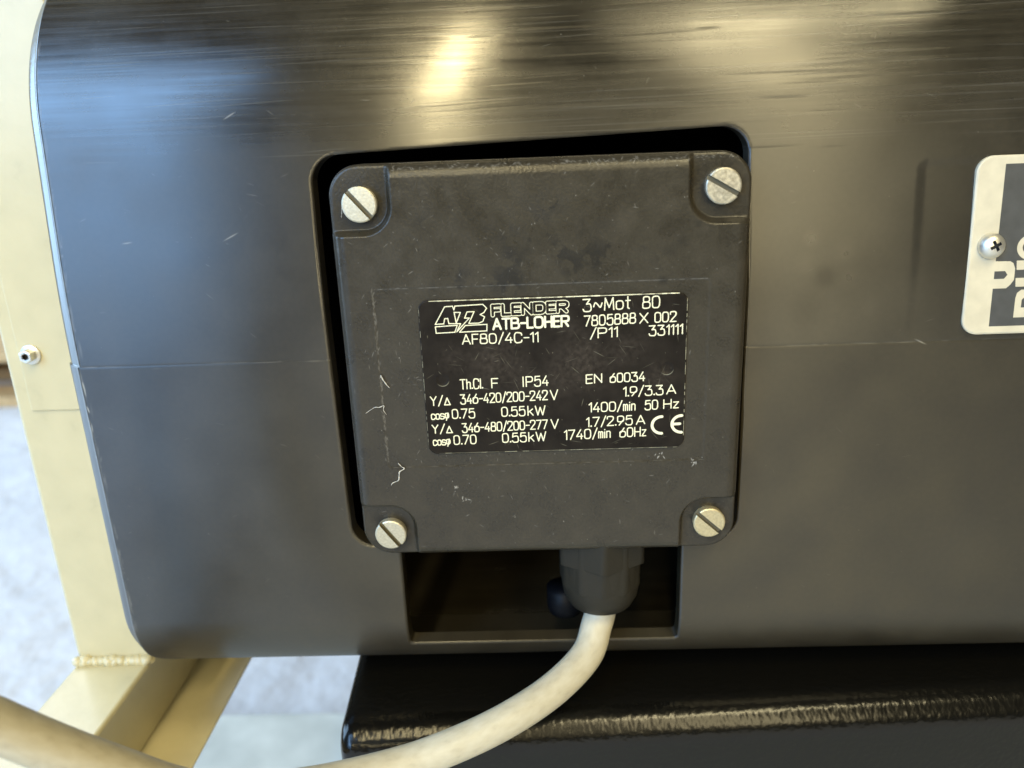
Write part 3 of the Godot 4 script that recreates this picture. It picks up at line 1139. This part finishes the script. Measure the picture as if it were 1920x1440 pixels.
	put(lathe([Vector2(0.0119, -0.0700), Vector2(0.0123, -0.0690), Vector2(0.0124, -0.058), Vector2(0.0124, -0.048)], 66, 11), "grip_ribs", M.gland, gland)
	put(lathe([Vector2(0.0121, -0.0618), Vector2(0.0138, -0.0612), Vector2(0.0138, -0.0612), Vector2(0.0140, -0.0606), Vector2(0.0140, -0.047)], 66, 6), "hex_nut", M.gland, gland)


func slotted_screw(m: Material) -> CSGCombiner3D:
	var b := CSGCombiner3D.new()
	b.name = "corner_screw"
	var head := CSGPolygon3D.new()
	head.name = "head"
	head.mode = CSGPolygon3D.MODE_SPIN
	head.polygon = PackedVector2Array([Vector2(0, 0), Vector2(0.00425, 0), Vector2(0.0044, 0.0018), Vector2(0.0043, 0.0021), Vector2(0.0040, 0.00228), Vector2(0, 0.00238)])
	head.spin_sides = 56
	head.material = m
	b.add_child(head)
	var cut := CSGBox3D.new()
	cut.name = "slot"
	cut.size = Vector3(0.012, 0.0024, 0.0012)
	cut.position = Vector3(0, 0.0022, 0)
	cut.operation = CSGShape3D.OPERATION_SUBTRACTION
	cut.material = M.slot
	b.add_child(cut)
	return b


func build_plate(box: Node3D) -> void:
	var s := plate_print()
	var W := s.w
	var H := s.h
	var stain := noise_bytes(W, H, 0.006, 401, 5)
	var mott := noise_bytes(W, H, 0.028, 402, 4)
	var fine := noise_bytes(W, H, 0.15, 403, 2)
	var wear := Sketch.new(W, H, 20000.0, s.x0, s.y1)
	for k in 160:
		var p := Vector2(rng.randf_range(-0.031, 0.036), rng.randf_range(-0.021, 0.019))
		wear.line(p, p + Vector2.from_angle(rng.randf() * TAU) * rng.randf_range(0.0004, 0.004), rng.randf_range(0.00006, 0.00012), rng.randf_range(0.02, 0.16), true, false)
	for k in 60:
		var p := Vector2(rng.randf_range(-0.031, 0.036), rng.randf_range(-0.021, 0.019))
		wear.line(p, p + Vector2(0.00005, 0), rng.randf_range(0.0001, 0.00025), rng.randf_range(0.1, 0.5), true, false)
	var smoke := Sketch.new(W, H, 20000.0, s.x0, s.y1)
	for q in [[-0.012, 0.003, 0.012, 0.7], [0.01, 0.002, 0.012, 0.8], [0.03, -0.002, 0.006, 0.6], [0.0, -0.004, 0.01, 0.4], [-0.024, 0.004, 0.007, 0.4], [0.022, 0.006, 0.007, 0.5], [0.006, 0.012, 0.006, 0.35]]:
		smoke.blob(Vector2(q[0], q[1]), q[2], q[3])
	var color := PackedByteArray()
	color.resize(W * H * 3)
	var rough := PackedByteArray()
	rough.resize(W * H)
	for k in W * H:
		var st := stain[k] / 255.0
		var mo := mott[k] / 255.0
		var v: float = clampf(s.a[k], 0.0, 1.0) * (0.90 + 0.16 * fine[k] / 255.0 - 0.08)
		v = maxf(v, wear.a[k])
		var c := 0.010 + 0.034 * clampf(smoke.a[k], 0.0, 1.0) * mo + 0.008 * (st - 0.3)
		color[k * 3] = enc(lerpf(c * 1.25, 0.86, v))
		color[k * 3 + 1] = enc(lerpf(c, 0.82, v))
		color[k * 3 + 2] = enc(lerpf(c * 0.78, 0.58, v))
		rough[k] = clampi(int(255.0 * (0.40 + 0.22 * (mo - 0.5) + 0.15 * (st - 0.5))), 0, 255)
	var m := plain(Color.WHITE, 1.0)
	m.albedo_texture = texture(W, H, color)
	m.roughness_texture = texture(W, H, rough, Image.FORMAT_L8)
	m.metallic_specular = 0.24
	var sd := func(x: float, y: float): return -rect_sd(x, y, 0.00265, -0.0010, 0.03415, 0.0210, 0.0028)
	var place := func(x: float, y: float, d: float):
		var z := 0.0030 - round_off(d, 0.00018)
		for c in [Vector2(-0.0264, -0.0011), Vector2(0.0318, 0.0002)]:
			var r: float = Vector2(x, y).distance_to(c)
			z += -0.00012 * (1.0 - smoothstep(0.0010, 0.0017, r)) + 0.00005 * maxf(0.0, 1.0 - absf(r - 0.0018) / 0.0003)
		return Vector3(x, y, z)
	var uvf := func(x: float, y: float): return Vector2((x - s.x0) * s.per / W, (s.y1 - y) * s.per / H)
	var o := put(sheet(steps(-0.0319, 0.0372, 0.00024), steps(-0.0224, 0.0204, 0.00024), sd, place, uvf, Vector3(0, 0, -0.0008)), "rating_plate", m, box)
	o.set_meta("label", "black rating plate with cream lettering on the terminal box cover")


# ================================================================ cable and lint
func build_cable() -> void:
	var p := [Vector3(15.9, -70.0, -10.5), Vector3(15.6, -79.0, -10.4), Vector3(14.4, -84.0, -8.0), Vector3(10.6, -90.0, -1.6), Vector3(0.7, -93.9, 8.0), Vector3(-11.6, -96.1, 17.0), Vector3(-26.2, -99.1, 23.1), Vector3(-43.1, -101.6, 28.6), Vector3(-65.0, -97.0, 40.0), Vector3(-81.9, -83.4, 54.6), Vector3(-95.3, -66.5, 64.4), Vector3(-108.4, -47.4, 73.5), Vector3(-116.0, -30.1, 80.8), Vector3(-120.0, 10.0, 90.0), Vector3(-118.0, 60.0, 92.0)]
	for k in p.size():
		p[k] = p[k] * MM + Vector3(sin(k * 2.1), cos(k * 1.7), 0.0) * 0.00025
	var o := put(tube(smooth_path(p, 16), func(_u): return 0.0047, 36), "power_cable", M.sheath)
	tag(o, "thick off-white power cable curving from the gland below the terminal box to lower left", "cable")


func build_lint() -> void:
	var strands := [
		["pale lint strand curled below the lower left corner of the rating plate", [[-40.0, -24.3, 2.9], [-39.0, -25.4, 3.0], [-38.4, -25.9, 3.1], [-39.7, -26.8, 3.0], [-40.0, -28.0, 2.8], [-40.3, -29.4, 2.8], [-42.0, -30.2, 2.8], [-42.4, -31.0, 2.75]], 0.16],
		["short straight pale lint strand left of the rating plate", [[-42.6, -0.2, 2.8], [-42.4, 0.6, 3.1], [-41.9, -0.6, 3.2], [-41.0, -2.2, 3.0], [-40.4, -3.0, 2.8]], 0.14],
		["fine bent lint fibre beside the upper left corner screw", [[-49.2, 41.0, 0.25], [-48.9, 42.2, 0.5], [-48.6, 43.6, 0.8], [-47.8, 43.7, 1.2], [-47.2, 43.6, 1.4]], 0.07],
		["thin forked lint fibre level with the lower lines of the rating plate", [[-47.5, -9.9, 2.6], [-45.0, -8.3, 2.75], [-43.6, -8.2, 2.9], [-42.4, -7.8, 2.9], [-42.6, -9.0, 2.9], [-41.9, -10.4, 2.8]], 0.10],
	]
	for s in strands:
		var p := []
		for q in s[1]:
			p.append(Vector3(q[0], q[1], q[2]) * MM)
		var w: float = s[2] * MM
		tag(put(tube(smooth_path(p, 8), func(u): return w * (0.35 + 0.65 * sin(PI * clampf(u, 0.02, 0.98))) * (1.0 + 0.3 * sin(u * 31.0)), 8), "lint_strand", M.lint), s[0], "lint", "lint on the terminal box cover")
